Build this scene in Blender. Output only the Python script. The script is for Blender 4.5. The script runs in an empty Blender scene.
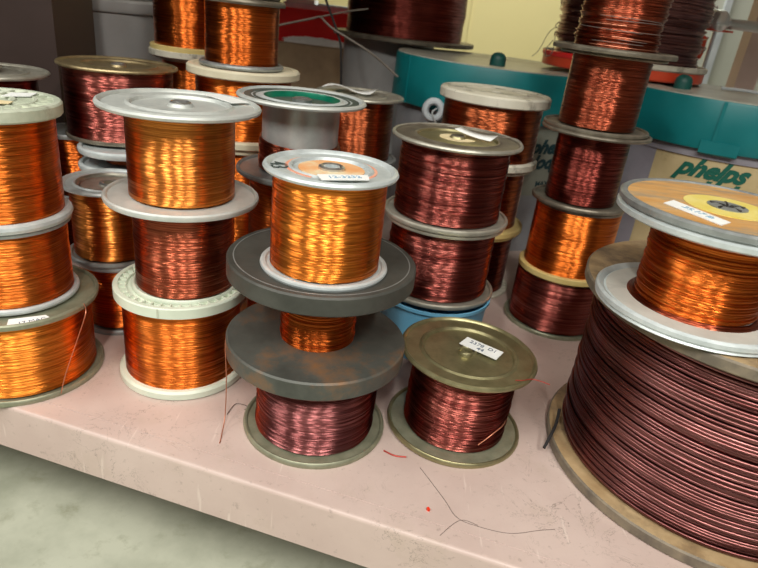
import bpy, bmesh, math, random
from mathutils import Vector, Matrix, noise as mnoise
random.seed(7)
U = 0.46                      # metres per layout unit (the camera stands one unit above the shelf)
PI = math.pi
sc = bpy.context.scene
col = sc.collection

# ------------------------------------------------------------------ materials
def nodes_of(name):
    m = bpy.data.materials.new(name); m.use_nodes = True
    nt = m.node_tree; b = nt.nodes['Principled BSDF']
    return m, nt, nt.nodes, nt.links, b

def ramp(nt, fac, stops):
    r = nt.nodes.new('ShaderNodeValToRGB')
    e = r.color_ramp.elements
    while len(e) < len(stops): e.new(0.5)
    for k, (p, c) in enumerate(stops):
        e[k].position = p; e[k].color = (*c, 1)
    nt.links.new(fac, r.inputs[0]); return r

def surf(name, c1, c2=None, scale=30, rough=0.5, metal=0.0, bump=0.15, lo=0.35, hi=0.65, detail=6,
         c3=None, scale3=8, lo3=0.55, hi3=0.7, coat=0.0, stretch=(1, 1, 1), bscale=None, spec=0.5):
    """mottled paint / plastic / metal: two colours mixed by fine noise, a third by broad stains"""
    m, nt, N, L, b = nodes_of(name)
    tc = N.new('ShaderNodeTexCoord'); mp = N.new('ShaderNodeMapping')
    mp.inputs['Scale'].default_value = stretch
    L.new(tc.outputs['Object'], mp.inputs[0])
    n = N.new('ShaderNodeTexNoise'); n.inputs['Scale'].default_value = scale; n.inputs['Detail'].default_value = detail
    n.inputs['Roughness'].default_value = 0.65
    L.new(mp.outputs[0], n.inputs['Vector'])
    r = ramp(nt, n.outputs['Fac'], [(lo, c1), (hi, c2 or c1)])
    out = r.outputs[0]
    if c3:
        n3 = N.new('ShaderNodeTexNoise'); n3.inputs['Scale'].default_value = scale3; n3.inputs['Detail'].default_value = 8
        n3.inputs['Roughness'].default_value = 0.7
        L.new(mp.outputs[0], n3.inputs['Vector'])
        r3 = ramp(nt, n3.outputs['Fac'], [(lo3, (0, 0, 0)), (hi3, (1, 1, 1))])
        mx = N.new('ShaderNodeMix'); mx.data_type = 'RGBA'
        L.new(r3.outputs[0], mx.inputs['Factor']); L.new(out, mx.inputs['A']); mx.inputs['B'].default_value = (*c3, 1)
        out = mx.outputs['Result']
    L.new(out, b.inputs['Base Color'])
    b.inputs['Roughness'].default_value = rough; b.inputs['Metallic'].default_value = metal
    b.inputs['Coat Weight'].default_value = coat; b.inputs['Specular IOR Level'].default_value = spec
    rr = N.new('ShaderNodeMapRange'); rr.inputs['To Min'].default_value = max(0.05, rough - 0.1); rr.inputs['To Max'].default_value = min(1, rough + 0.12)
    L.new(n.outputs['Fac'], rr.inputs['Value']); L.new(rr.outputs[0], b.inputs['Roughness'])
    if bump:
        nb = N.new('ShaderNodeTexNoise'); nb.inputs['Scale'].default_value = bscale or scale * 2.5; nb.inputs['Detail'].default_value = 4
        L.new(mp.outputs[0], nb.inputs['Vector'])
        bp = N.new('ShaderNodeBump'); bp.inputs['Strength'].default_value = bump; bp.inputs['Distance'].default_value = 0.002
        L.new(nb.outputs['Fac'], bp.inputs['Height']); L.new(bp.outputs[0], b.inputs['Normal'])
    return m

def wire_mat(name, c, c2, rough=0.36, jag=0.22, zf=950, af=30, aniso=0.97, wav=0.09, band=0.35, tint=None, vert=4.0):
    """enamelled magnet wire wound in close turns: reflections smear along the axis and jump from turn to turn"""
    m, nt, N, L, b = nodes_of(name)
    tc = N.new('ShaderNodeTexCoord')
    mp = N.new('ShaderNodeMapping'); mp.inputs['Scale'].default_value = (af, af, zf); L.new(tc.outputs['Object'], mp.inputs[0])
    n1 = N.new('ShaderNodeTexNoise'); n1.inputs['Scale'].default_value = 1.0; n1.inputs['Detail'].default_value = 2.5
    L.new(mp.outputs[0], n1.inputs['Vector'])
    mp2 = N.new('ShaderNodeMapping'); mp2.inputs['Scale'].default_value = (9, 9, 38); L.new(tc.outputs['Object'], mp2.inputs[0])
    n2 = N.new('ShaderNodeTexNoise'); n2.inputs['Scale'].default_value = 1.0; n2.inputs['Detail'].default_value = 3
    L.new(mp2.outputs[0], n2.inputs['Vector'])
    tan = N.new('ShaderNodeTangent'); tan.direction_type = 'RADIAL'; tan.axis = 'Z'
    def math_(op, a, v):
        q = N.new('ShaderNodeMath'); q.operation = op; L.new(a, q.inputs[0])
        if isinstance(v, (int, float)): q.inputs[1].default_value = v
        else: L.new(v, q.inputs[1])
        return q.outputs[0]
    a = math_('MULTIPLY', math_('SUBTRACT', n1.outputs['Fac'], 0.5), jag * 2)
    a2 = math_('MULTIPLY', math_('SUBTRACT', n2.outputs['Fac'], 0.5), wav * 2)
    s = math_('ADD', a, a2)
    mpv = N.new('ShaderNodeMapping'); mpv.inputs['Scale'].default_value = (af * 0.45, af * 0.45, zf * 1.35); L.new(tc.outputs['Object'], mpv.inputs[0])
    nv = N.new('ShaderNodeTexNoise'); nv.inputs['Scale'].default_value = 1.0; nv.inputs['Detail'].default_value = 1.0; L.new(mpv.outputs[0], nv.inputs['Vector'])
    sv = math_('MULTIPLY', math_('SUBTRACT', nv.outputs['Fac'], 0.44), vert)
    cz = N.new('ShaderNodeCombineXYZ'); L.new(sv, cz.inputs['Z'])
    vs = N.new('ShaderNodeVectorMath'); vs.operation = 'SCALE'; L.new(tan.outputs[0], vs.inputs[0]); L.new(s, vs.inputs['Scale'])
    geo = N.new('ShaderNodeNewGeometry')
    va = N.new('ShaderNodeVectorMath'); va.operation = 'ADD'; L.new(geo.outputs['Normal'], va.inputs[0]); L.new(vs.outputs[0], va.inputs[1])
    vz = N.new('ShaderNodeVectorMath'); vz.operation = 'ADD'; L.new(va.outputs[0], vz.inputs[0]); L.new(cz.outputs[0], vz.inputs[1]); va = vz
    vn = N.new('ShaderNodeVectorMath'); vn.operation = 'NORMALIZE'; L.new(va.outputs[0], vn.inputs[0])
    L.new(vn.outputs[0], b.inputs['Normal'])
    # colour: enamel thickness differs from turn to turn and in patches
    mp3 = N.new('ShaderNodeMapping'); mp3.inputs['Scale'].default_value = (5, 5, zf * 0.8); L.new(tc.outputs['Object'], mp3.inputs[0])
    n3 = N.new('ShaderNodeTexNoise'); n3.inputs['Scale'].default_value = 1.0; n3.inputs['Detail'].default_value = 2
    L.new(mp3.outputs[0], n3.inputs['Vector'])
    f = math_('ADD', math_('MULTIPLY', n3.outputs['Fac'], band + 0.3), math_('MULTIPLY', n2.outputs['Fac'], 0.7 - band))
    r = ramp(nt, f, [(0.38, c2), (0.6, c)])
    L.new(r.outputs[0], b.inputs['Base Color'])
    b.inputs['Metallic'].default_value = 1.0
    b.inputs['Roughness'].default_value = rough
    b.inputs['Anisotropic'].default_value = aniso
    b.inputs['Anisotropic Rotation'].default_value = 0.25
    if tint: b.inputs['Specular Tint'].default_value = (*tint, 1)
    L.new(tan.outputs[0], b.inputs['Tangent'])
    return m

W = dict(
    amber=wire_mat('amber_wire', (0.92, 0.30, 0.045), (0.62, 0.155, 0.02)),
    gold=wire_mat('golden_wire', (0.84, 0.30, 0.06), (0.56, 0.16, 0.03), jag=0.16),
    orange=wire_mat('orange_wire', (0.80, 0.215, 0.035), (0.50, 0.10, 0.014)),
    deep=wire_mat('deep_orange_wire', (0.70, 0.17, 0.03), (0.40, 0.075, 0.012)),
    copper=wire_mat('red_copper_wire', (0.46, 0.125, 0.065), (0.24, 0.045, 0.022)),
    rust=wire_mat('rust_brown_wire', (0.46, 0.12, 0.045), (0.24, 0.05, 0.018)),
    maroon=wire_mat('maroon_wire', (0.42, 0.125, 0.10), (0.19, 0.04, 0.034), zf=600, jag=0.2),
    plum=wire_mat('plum_wire', (0.42, 0.155, 0.155), (0.20, 0.06, 0.06), zf=560, jag=0.2),
    dark=wire_mat('dark_maroon_wire', (0.25, 0.055, 0.042), (0.09, 0.015, 0.012)),
    heavy=wire_mat('heavy_plum_wire', (0.33, 0.145, 0.14), (0.11, 0.036, 0.034), rough=0.30, jag=0.04, zf=60, af=20, aniso=0.0, wav=0.10, vert=0.3),
    violet=wire_mat('violet_brown_wire', (0.38, 0.20, 0.20), (0.15, 0.06, 0.06), zf=500, jag=0.25),
)
M = dict(
    galv=surf('galvanised_steel', (0.50, 0.56, 0.57), (0.64, 0.70, 0.71), 45, 0.42, 0.35, 0.1),
    galv_dull=surf('dull_galvanised_steel', (0.26, 0.28, 0.28), (0.38, 0.41, 0.41), 45, 0.45, 0.6, 0.1),
    galv_white=surf('whitened_steel', (0.50, 0.54, 0.52), (0.62, 0.65, 0.62), 35, 0.5, 0.35, 0.1, c3=(0.42, 0.43, 0.40), scale3=12, lo3=0.55, hi3=0.75),
    grey_paint=surf('worn_grey_paint', (0.46, 0.46, 0.42), (0.56, 0.56, 0.51), 20, 0.6, 0.1, 0.1, c3=(0.36, 0.37, 0.34), scale3=14, lo3=0.58, hi3=0.7),
    olive=surf('olive_steel', (0.27, 0.25, 0.13), (0.37, 0.34, 0.19), 50, 0.36, 0.75, 0.08, c3=(0.2, 0.17, 0.09), scale3=30, lo3=0.6, hi3=0.75),
    olive_green=surf('olive_green_steel', (0.24, 0.25, 0.17), (0.34, 0.35, 0.25), 45, 0.42, 0.5, 0.08),
    bronze=surf('bronze_steel', (0.27, 0.21, 0.11), (0.42, 0.34, 0.19), 40, 0.4, 0.75, 0.1),
    brown_steel=surf('brownish_steel', (0.15, 0.13, 0.10), (0.26, 0.235, 0.185), 40, 0.42, 0.6, 0.1),
    pewter=surf('pewter_steel', (0.36, 0.35, 0.29), (0.50, 0.49, 0.42), 45, 0.42, 0.6, 0.1),
    slate=surf('dark_grey_plate', (0.05, 0.052, 0.046), (0.09, 0.092, 0.082), 14, 0.5, 0.35, 0.18, bscale=90),
    slate_rust=surf('dark_grey_plate_with_rust', (0.062, 0.066, 0.058), (0.115, 0.12, 0.105), 13, 0.5, 0.3, 0.2, c3=(0.23, 0.115, 0.05), scale3=7, lo3=0.53, hi3=0.66, bscale=90),
    fibre=surf('tan_fibreboard', (0.31, 0.20, 0.095), (0.46, 0.335, 0.185), 22, 0.6, 0, 0.3, c3=(0.15, 0.105, 0.065), scale3=8, lo3=0.47, hi3=0.62),
    fibre_edge=surf('worn_fibre_edge', (0.13, 0.11, 0.085), (0.26, 0.215, 0.15), 40, 0.6, 0.1, 0.3),
    mint=surf('mint_white_plastic', (0.60, 0.68, 0.56), (0.70, 0.76, 0.64), 20, 0.4, 0, 0.03),
    sage=surf('dirty_sage_plastic', (0.40, 0.45, 0.35), (0.58, 0.62, 0.50), 25, 0.5, 0, 0.1, c3=(0.28, 0.27, 0.2), scale3=22, lo3=0.58, hi3=0.72),
    cream=surf('cream_plastic', (0.62, 0.58, 0.42), (0.72, 0.68, 0.52), 20, 0.5, 0, 0.08),
    bone=surf('smudged_bone_plastic', (0.56, 0.54, 0.44), (0.66, 0.64, 0.54), 16, 0.5, 0, 0.08, c3=(0.27, 0.26, 0.21), scale3=13, lo3=0.50, hi3=0.60, stretch=(1, 2.2, 1)),
    yellow_band=surf('yellowed_plastic', (0.58, 0.45, 0.16), (0.68, 0.56, 0.24), 20, 0.5, 0, 0.08),
    green_in=surf('green_metal_dish', (0.0, 0.13, 0.075), (0.0, 0.20, 0.115), 30, 0.3, 0.3, 0.05),
    dark_green=surf('dark_green_grey_ring', (0.06, 0.085, 0.075), (0.10, 0.13, 0.115), 30, 0.45, 0.3, 0.08),
    alu=surf('dull_aluminium_barrel', (0.42, 0.44, 0.44), (0.56, 0.58, 0.57), 30, 0.38, 0.6, 0.1, stretch=(1, 1, 1)),
    hubdark=surf('dark_hub', (0.02, 0.02, 0.018), (0.06, 0.055, 0.05), 60, 0.6, 0.3, 0),
    hubmetal=surf('bright_hub', (0.45, 0.46, 0.46), (0.65, 0.66, 0.66), 60, 0.3, 0.9, 0),
    paper=surf('label_paper', (0.80, 0.83, 0.82), (0.86, 0.88, 0.87), 40, 0.7, 0, 0.05),
    kraft=surf('manila_paper', (0.72, 0.60, 0.34), (0.80, 0.69, 0.44), 40, 0.75, 0, 0.05),
    ink=surf('label_ink', (0.12, 0.16, 0.22), None, 40, 0.7, 0, 0),
    bluepen=surf('blue_pen', (0.22, 0.38, 0.52), None, 40, 0.7, 0, 0),
    marker=surf('black_marker', (0.04, 0.06, 0.06), None, 40, 0.6, 0, 0),
    orange_disc=surf('orange_label_disc', (0.75, 0.33, 0.12), (0.80, 0.52, 0.28), 25, 0.6, 0, 0.05, c3=(0.75, 0.66, 0.45), scale3=14, lo3=0.5, hi3=0.6),
    ochre=surf('ochre_wood_label', (0.50, 0.235, 0.05), (0.68, 0.42, 0.17), 9, 0.5, 0, 0.12, stretch=(1, 4, 1), c3=(0.33, 0.25, 0.16), scale3=11, lo3=0.47, hi3=0.62),
    yellow=surf('yellow_label_ring', (0.72, 0.58, 0.09), (0.78, 0.68, 0.24), 30, 0.55, 0, 0.05, c3=(0.40, 0.30, 0.06), scale3=50, lo3=0.6, hi3=0.68),
    red_ring=surf('faded_red_print', (0.72, 0.25, 0.16), (0.74, 0.42, 0.30), 40, 0.55, 0, 0),
    teal=surf('teal_plastic', (0.0, 0.165, 0.18), (0.004, 0.20, 0.215), 10, 0.42, 0, 0.03),
    teal_top=surf('pale_grey_lid_top', (0.32, 0.335, 0.29), (0.46, 0.47, 0.41), 9, 0.35, 0, 0.03, lo=0.4, hi=0.6),
    teal_knob=surf('dark_teal_rubber', (0.005, 0.075, 0.065), (0.008, 0.10, 0.085), 30, 0.45, 0, 0.03),
    greypail=surf('grey_fibre_drum', (0.25, 0.26, 0.28), (0.33, 0.34, 0.36), 12, 0.5, 0, 0.05),
    mauve_band=surf('mauve_grey_band', (0.24, 0.23, 0.27), (0.30, 0.29, 0.33), 12, 0.5, 0, 0.05),
    tan=surf('tan_cardboard', (0.50, 0.40, 0.20), (0.58, 0.47, 0.26), 14, 0.7, 0, 0.05, c3=(0.34, 0.26, 0.13), scale3=18, lo3=0.62, hi3=0.75),
    greylabel=surf('grey_green_label', (0.26, 0.28, 0.23), (0.33, 0.35, 0.29), 14, 0.7, 0, 0.05),
    print_green=surf('dark_green_print', (0.0, 0.11, 0.075), None, 40, 0.6, 0, 0),
    print_dark=surf('dark_teal_print', (0.01, 0.05, 0.06), None, 40, 0.6, 0, 0),
    card=surf('brown_cardboard', (0.30, 0.215, 0.13), (0.42, 0.31, 0.19), 10, 0.8, 0, 0.1),
    redplastic=surf('red_plastic', (0.80, 0.022, 0.024), (0.86, 0.03, 0.03), 12, 0.35, 0, 0.02),
    orange_red=surf('orange_red_plastic', (0.62, 0.05, 0.02), (0.7, 0.09, 0.035), 12, 0.3, 0, 0.02),
    tissue=surf('white_tissue', (0.70, 0.72, 0.70), (0.8, 0.81, 0.8), 30, 0.8, 0, 0.3),
    bluepaper=surf('pale_blue_paper', (0.50, 0.66, 0.74), (0.70, 0.80, 0.84), 12, 0.6, 0, 0.05),
    pail=surf('pale_grey_pail', (0.33, 0.33, 0.325), (0.39, 0.39, 0.385), 8, 0.45, 0, 0.03),
    blue=surf('light_blue_plastic', (0.13, 0.40, 0.62), (0.18, 0.48, 0.70), 14, 0.45, 0, 0.03),
    whitehook=surf('frosted_white_plastic', (0.50, 0.55, 0.58), (0.6, 0.65, 0.68), 14, 0.35, 0, 0.03),
    cord=surf('dark_cord', (0.012, 0.012, 0.012), (0.022, 0.02, 0.02), 30, 0.6, 0, 0),
    greycord=surf('grey_brown_cord', (0.14, 0.12, 0.10), (0.2, 0.17, 0.14), 30, 0.5, 0, 0),
    strand=surf('bare_copper_strand', (0.55, 0.22, 0.13), None, 30, 0.35, 0.7, 0),
    redstrand=surf('red_strand', (0.42, 0.05, 0.035), None, 30, 0.4, 0.4, 0),
    greystrand=surf('fine_grey_strand', (0.20, 0.16, 0.14), None, 30, 0.5, 0.2, 0),
    redcrumb=surf('bright_red_plastic', (0.75, 0.04, 0.01), None, 30, 0.4, 0, 0),
    chrome=surf('chrome', (0.68, 0.74, 0.76), (0.80, 0.85, 0.87), 10, 0.22, 0.45, 0.05),
    pipe=surf('grey_pipe', (0.46, 0.50, 0.50), (0.58, 0.61, 0.61), 10, 0.35, 0.3, 0.05),
    post=surf('pinkish_grey_paint', (0.58, 0.46, 0.42), (0.64, 0.51, 0.47), 10, 0.5, 0, 0.05),
    shelfside=surf('brown_shelf_paint', (0.045, 0.028, 0.024), (0.055, 0.034, 0.03), 6, 0.55, 0, 0.05),
    darkpanel=surf('dark_brown_panel', (0.02, 0.010, 0.008), (0.03, 0.015, 0.012), 6, 0.55, 0, 0.05),
    yellow_wall=surf('pale_yellow_wall', (0.74, 0.66, 0.32), (0.76, 0.68, 0.34), 2, 0.7, 0, 0.03),
    grey_wall=surf('pale_green_grey_wall', (0.50, 0.53, 0.46), (0.54, 0.57, 0.50), 2, 0.6, 0, 0.03),
)

def shelf_mat():
    m, nt, N, L, b = nodes_of('scuffed_pink_beige_paint')
    tc = N.new('ShaderNodeTexCoord')
    def noi(scale, detail=6, rough=0.6, dist=0.0, vec=None):
        n = N.new('ShaderNodeTexNoise'); n.inputs['Scale'].default_value = scale; n.inputs['Detail'].default_value = detail
        n.inputs['Roughness'].default_value = rough; n.inputs['Distortion'].default_value = dist
        L.new(vec or tc.outputs['Object'], n.inputs['Vector']); return n.outputs['Fac']
    def mix(fac, A, B):
        x = N.new('ShaderNodeMix'); x.data_type = 'RGBA'; L.new(fac, x.inputs['Factor'])
        if isinstance(A, tuple): x.inputs['A'].default_value = (*A, 1)
        else: L.new(A, x.inputs['A'])
        if isinstance(B, tuple): x.inputs['B'].default_value = (*B, 1)
        else: L.new(B, x.inputs['B'])
        return x.outputs['Result']
    def bw(fac, lo, hi, a=0.0, c=1.0): return ramp(nt, fac, [(lo, (a,) * 3), (hi, (c,) * 3)]).outputs[0]
    base = mix(bw(noi(7), 0.4, 0.62), (0.52, 0.405, 0.365), (0.58, 0.465, 0.42))
    base = mix(bw(noi(13, 9, 0.72), 0.54, 0.68, 0, 0.4), base, (0.46, 0.37, 0.30))       # yellow-grey grime
    base = mix(bw(noi(120, 4, 0.7), 0.60, 0.70, 0, 0.55), base, (0.30, 0.23, 0.20))             # speckle
    # chipped paint outlines: thin level lines of a noise, only inside scattered patches
    w = noi(22, 5, 0.7, 0.8)
    ab = N.new('ShaderNodeMath'); ab.operation = 'SUBTRACT'; L.new(w, ab.inputs[0]); ab.inputs[1].default_value = 0.53
    ab2 = N.new('ShaderNodeMath'); ab2.operation = 'ABSOLUTE'; L.new(ab.outputs[0], ab2.inputs[0])
    line = ramp(nt, ab2.outputs[0], [(0.002, (1,) * 3), (0.008, (0,) * 3)]).outputs[0]
    patch = bw(noi(6.5, 3), 0.50, 0.60)
    mm = N.new('ShaderNodeMath'); mm.operation = 'MULTIPLY'; L.new(line, mm.inputs[0]); L.new(patch, mm.inputs[1])
    mm2 = N.new('ShaderNodeMath'); mm2.operation = 'MULTIPLY'; L.new(mm.outputs[0], mm2.inputs[0]); mm2.inputs[1].default_value = 0.75
    base = mix(mm2.outputs[0], base, (0.24, 0.19, 0.16))
    # pale scratches
    mp = N.new('ShaderNodeMapping'); mp.inputs['Rotation'].default_value = (0, 0, 0.75); mp.inputs['Scale'].default_value = (110, 9, 9)
    L.new(tc.outputs['Object'], mp.inputs[0])
    base = mix(bw(noi(1.0, 3, 0.5, 0, mp.outputs[0]), 0.67, 0.72, 0, 0.5), base, (0.72, 0.62, 0.56))
    L.new(base, b.inputs['Base Color'])
    b.inputs['Roughness'].default_value = 0.42
    bp = N.new('ShaderNodeBump'); bp.inputs['Strength'].default_value = 0.15; bp.inputs['Distance'].default_value = 0.002
    L.new(w, bp.inputs['Height']); L.new(bp.outputs[0], b.inputs['Normal'])
    return m
M['shelf'] = shelf_mat()
M['concrete'] = surf('greenish_concrete', (0.33, 0.35, 0.27), (0.49, 0.51, 0.41), 7, 0.55, 0, 0.1, detail=12, c3=(0.30, 0.31, 0.22), scale3=22, lo3=0.55, hi3=0.75)

# ------------------------------------------------------------------ mesh helpers (layout units in, metres out)
class MB:
    def __init__(s): s.v = []; s.f = []; s.mi = []; s.mats = []
    def slot(s, m):
        if m not in s.mats: s.mats.append(m)
        return s.mats.index(m)
    def add(s, vs, fs, m):
        k = len(s.v); i = s.slot(m)
        s.v += [tuple(c * U for c in v) for v in vs]
        s.f += [tuple(k + q for q in f) for f in fs]; s.mi += [i] * len(fs)
    def lathe(s, prof, m, seg=96, c=(0, 0, 0), closed=True, a0=0.0, a1=2 * PI, wob=None):
        """prof: (r, z) loop; m: one material or a list with one per profile edge"""
        full = abs(a1 - a0 - 2 * PI) < 1e-6; n = len(prof); cols = seg if full else seg + 1
        vs = []
        for j in range(cols):
            a = a0 + (a1 - a0) * j / seg; ca, sa = math.cos(a), math.sin(a)
            for (r, z) in prof:
                if wob: r, z = wob(r, z, a)
                vs.append((c[0] + r * ca, c[1] + r * sa, c[2] + z))
        edges = n if closed else n - 1
        for e in range(edges):
            fs = []
            for j in range(seg):
                j2 = (j + 1) % cols
                p, q = j * n + e, j * n + (e + 1) % n; p2, q2 = j2 * n + e, j2 * n + (e + 1) % n
                fs.append((p, p2, q2, q))
            if e == 0: base = len(s.v); s.v += [tuple(x * U for x in v) for v in vs]
            mm = m[e] if isinstance(m, list) else m
            i = s.slot(mm); s.f += [tuple(base + q for q in f) for f in fs]; s.mi += [i] * len(fs)
    def box(s, lo, hi, m, mat=None):
        vs = [(x, y, z) for x in (lo[0], hi[0]) for y in (lo[1], hi[1]) for z in (lo[2], hi[2])]
        if mat: vs = [tuple(mat @ Vector(v)) for v in vs]
        s.add(vs, [(0, 1, 3, 2), (4, 6, 7, 5), (0, 4, 5, 1), (2, 3, 7, 6), (0, 2, 6, 4), (1, 5, 7, 3)], m)
    def prism(s, pts, z0, z1, m):
        n = len(pts)
        area = sum(pts[i][0] * pts[(i + 1) % n][1] - pts[(i + 1) % n][0] * pts[i][1] for i in range(n))
        if area < 0: pts = pts[::-1]
        s.add([(x, y, z0) for x, y in pts] + [(x, y, z1) for x, y in pts],
              [tuple(range(n))[::-1], tuple(range(n, 2 * n))] + [(i, (i + 1) % n, n + (i + 1) % n, n + i) for i in range(n)], m)
    def tube(s, pts, r, m, sides=7, sub=6):
        P = [Vector(p) for p in pts]
        if sub > 1 and len(P) > 2:
            Q = []
            for i in range(len(P) - 1):
                a = P[max(i - 1, 0)]; b = P[i]; c = P[i + 1]; d = P[min(i + 2, len(P) - 1)]
                for k in range(sub):
                    t = k / sub
                    Q.append(0.5 * ((2 * b) + (c - a) * t + (2 * a - 5 * b + 4 * c - d) * t * t + (3 * b - a - 3 * c + d) * t ** 3))
            Q.append(P[-1]); P = Q
        vs = []; n = len(P); prev = Vector((0.3, 0.2, 1)).normalized()
        for i, p in enumerate(P):
            t = (P[min(i + 1, n - 1)] - P[max(i - 1, 0)]).normalized()
            u = (prev - t * prev.dot(t))
            if u.length < 1e-4: u = t.orthogonal()
            u.normalize(); w = t.cross(u); prev = u
            for k in range(sides):
                a = 2 * PI * k / sides; vs.append(tuple(p + (u * math.cos(a) + w * math.sin(a)) * r))
        fs = [(i * sides + k, i * sides + (k + 1) % sides, (i + 1) * sides + (k + 1) % sides, (i + 1) * sides + k) for i in range(n - 1) for k in range(sides)]
        fs += [tuple(range(sides))[::-1], tuple((n - 1) * sides + k for k in range(sides))]
        s.add(vs, fs, m)
    def build(s, name, parent=None, loc=(0, 0, 0), angle=35, bevel=0.0):
        me = bpy.data.meshes.new(name); me.from_pydata(s.v, [], s.f)
        for m in s.mats: me.materials.append(m)
        for p, i in zip(me.polygons, s.mi): p.material_index = i; p.use_smooth = True
        bm = bmesh.new(); bm.from_mesh(me); bmesh.ops.recalc_face_normals(bm, faces=bm.faces); bm.to_mesh(me); bm.free()
        me.set_sharp_from_angle(angle=math.radians(angle)); me.update()
        o = bpy.data.objects.new(name, me); col.objects.link(o)
        if parent: o.parent = parent
        o.location = tuple(c * U for c in loc)
        if bevel:
            b = o.modifiers.new('bevel', 'BEVEL'); b.width = bevel * U; b.segments = 2; b.limit_method = 'ANGLE'
        return o

def thing(name, label, cat, loc, group=None, rot=(0, 0, 0)):
    o = bpy.data.objects.new(name, None); col.objects.link(o); o.empty_display_size = 0.02
    o.location = tuple(c * U for c in loc); o.rotation_euler = rot
    o['label'] = label; o['category'] = cat
    if group: o['group'] = group
    return o
def tag(o, label, cat, group=None):
    o['label'] = label; o['category'] = cat
    if group: o['group'] = group
    return o
def structure(o): o['kind'] = 'structure'; return o

def text_mesh(s, size, shear=0.0, offset=0.0):
    cu = bpy.data.curves.new('lettering', 'FONT'); cu.body = s; cu.size = size * U; cu.shear = shear; cu.offset = offset * U
    cu.align_x = 'CENTER'; cu.align_y = 'CENTER'; cu.resolution_u = 3
    cu.extrude = 0.0002
    to = bpy.data.objects.new('lettering', cu); col.objects.link(to)
    bpy.context.view_layer.update()
    me = bpy.data.meshes.new_from_object(to.evaluated_get(bpy.context.evaluated_depsgraph_get()))
    bpy.data.objects.remove(to); bpy.data.curves.remove(cu)
    return me
def lettering(s, size, m, parent, loc, rot=0.0, shear=0.0, offset=0.0, label=None):
    me = text_mesh(s, size, shear, offset); me.materials.clear(); me.materials.append(m)
    o = bpy.data.objects.new('lettering', me); col.objects.link(o); o.parent = parent
    o.location = tuple(c * U for c in loc); o.rotation_euler = (0, 0, rot)
    return o

# ------------------------------------------------------------------ flange profiles: z = 0 is the outer (upper) face, negative goes into the spool
def f_steel(R, t, m, dish=None, ri=0.5, bore=0.09, d=0.02, rim=0.05, m_rim=None, hub=None):
    """stamped steel end: rolled rim, flat land, pressed-in centre with a hub"""
    b = bore * R; rr = rim * R; m2 = dish or m; mr = m_rim or m; h = hub or m2
    P = [(b, -d - 0.004), (b, -d + 0.007), (b + 0.03 * R, -d + 0.007), (b + 0.05 * R, -d), (ri * R - 0.07 * R, -d),
         (ri * R - 0.02 * R, -t * 0.75), (ri * R, -t * 0.30), (ri * R + 0.03 * R, -t * 0.22), (ri * R + 0.06 * R, -t * 0.5),
         (R - rr * 1.35, -t * 0.5), (R - rr * 1.1, -t * 0.2), (R - rr * 0.65, 0), (R - rr * 0.2, -t * 0.18), (R, -t * 0.5), (R - rr * 0.2, -t * 0.85), (R - rr * 0.7, -t),
         (ri * R + 0.02 * R, -t), (ri * R - 0.03 * R, -d - 0.004)]
    mats = [h, h, h, m2, m2, m2, m, m, m, m, mr, mr, mr, mr, mr, m, m2, m2]
    return P, mats
def f_flat(R, t, m, bore=0.08, m_rim=None):
    mr = m_rim or m; e = min(t * 0.3, 0.004)
    return [(bore * R, -t), (bore * R, 0), (R - e, 0), (R, -e), (R, -t + e), (R - e, -t)], [m, m, mr, mr, mr, m]
def f_bead(R, t, m, m_rim=None, bead=0.06, bore=0.1):
    """lower end seen from inside: flat land inside a rolled rim"""
    mr = m_rim or m; b = bead * R
    return [(bore * R, -t), (bore * R, -t * 0.45), (R - b * 1.3, -t * 0.45), (R - b, -t * 0.1), (R - b * 0.5, 0), (R - b * 0.1, -t * 0.25), (R, -t * 0.6), (R - b * 0.2, -t)], [m, m, mr, mr, mr, mr, mr, m]
def f_skirt(R, t, m, bore=0.12):
    """moulded plastic end with a deep skirt"""
    return [(bore * R, -t), (bore * R, -0.004), (0.55 * R, -0.004), (0.57 * R, -0.001), (0.6 * R, -0.004), (0.86 * R, -0.004), (0.88 * R, 0), (R - 0.006, 0), (R, -0.006), (R, -t + 0.004), (R - 0.004, -t)], m

def sticker(parent, pts, z, m, name='sticker', lab=None, t=0.0016):
    mb = MB(); mb.prism([tuple(p) for p in pts], z, z + t, m); o = mb.build(name, parent, angle=20)
    if lab: o['label'] = lab
    return o

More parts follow.
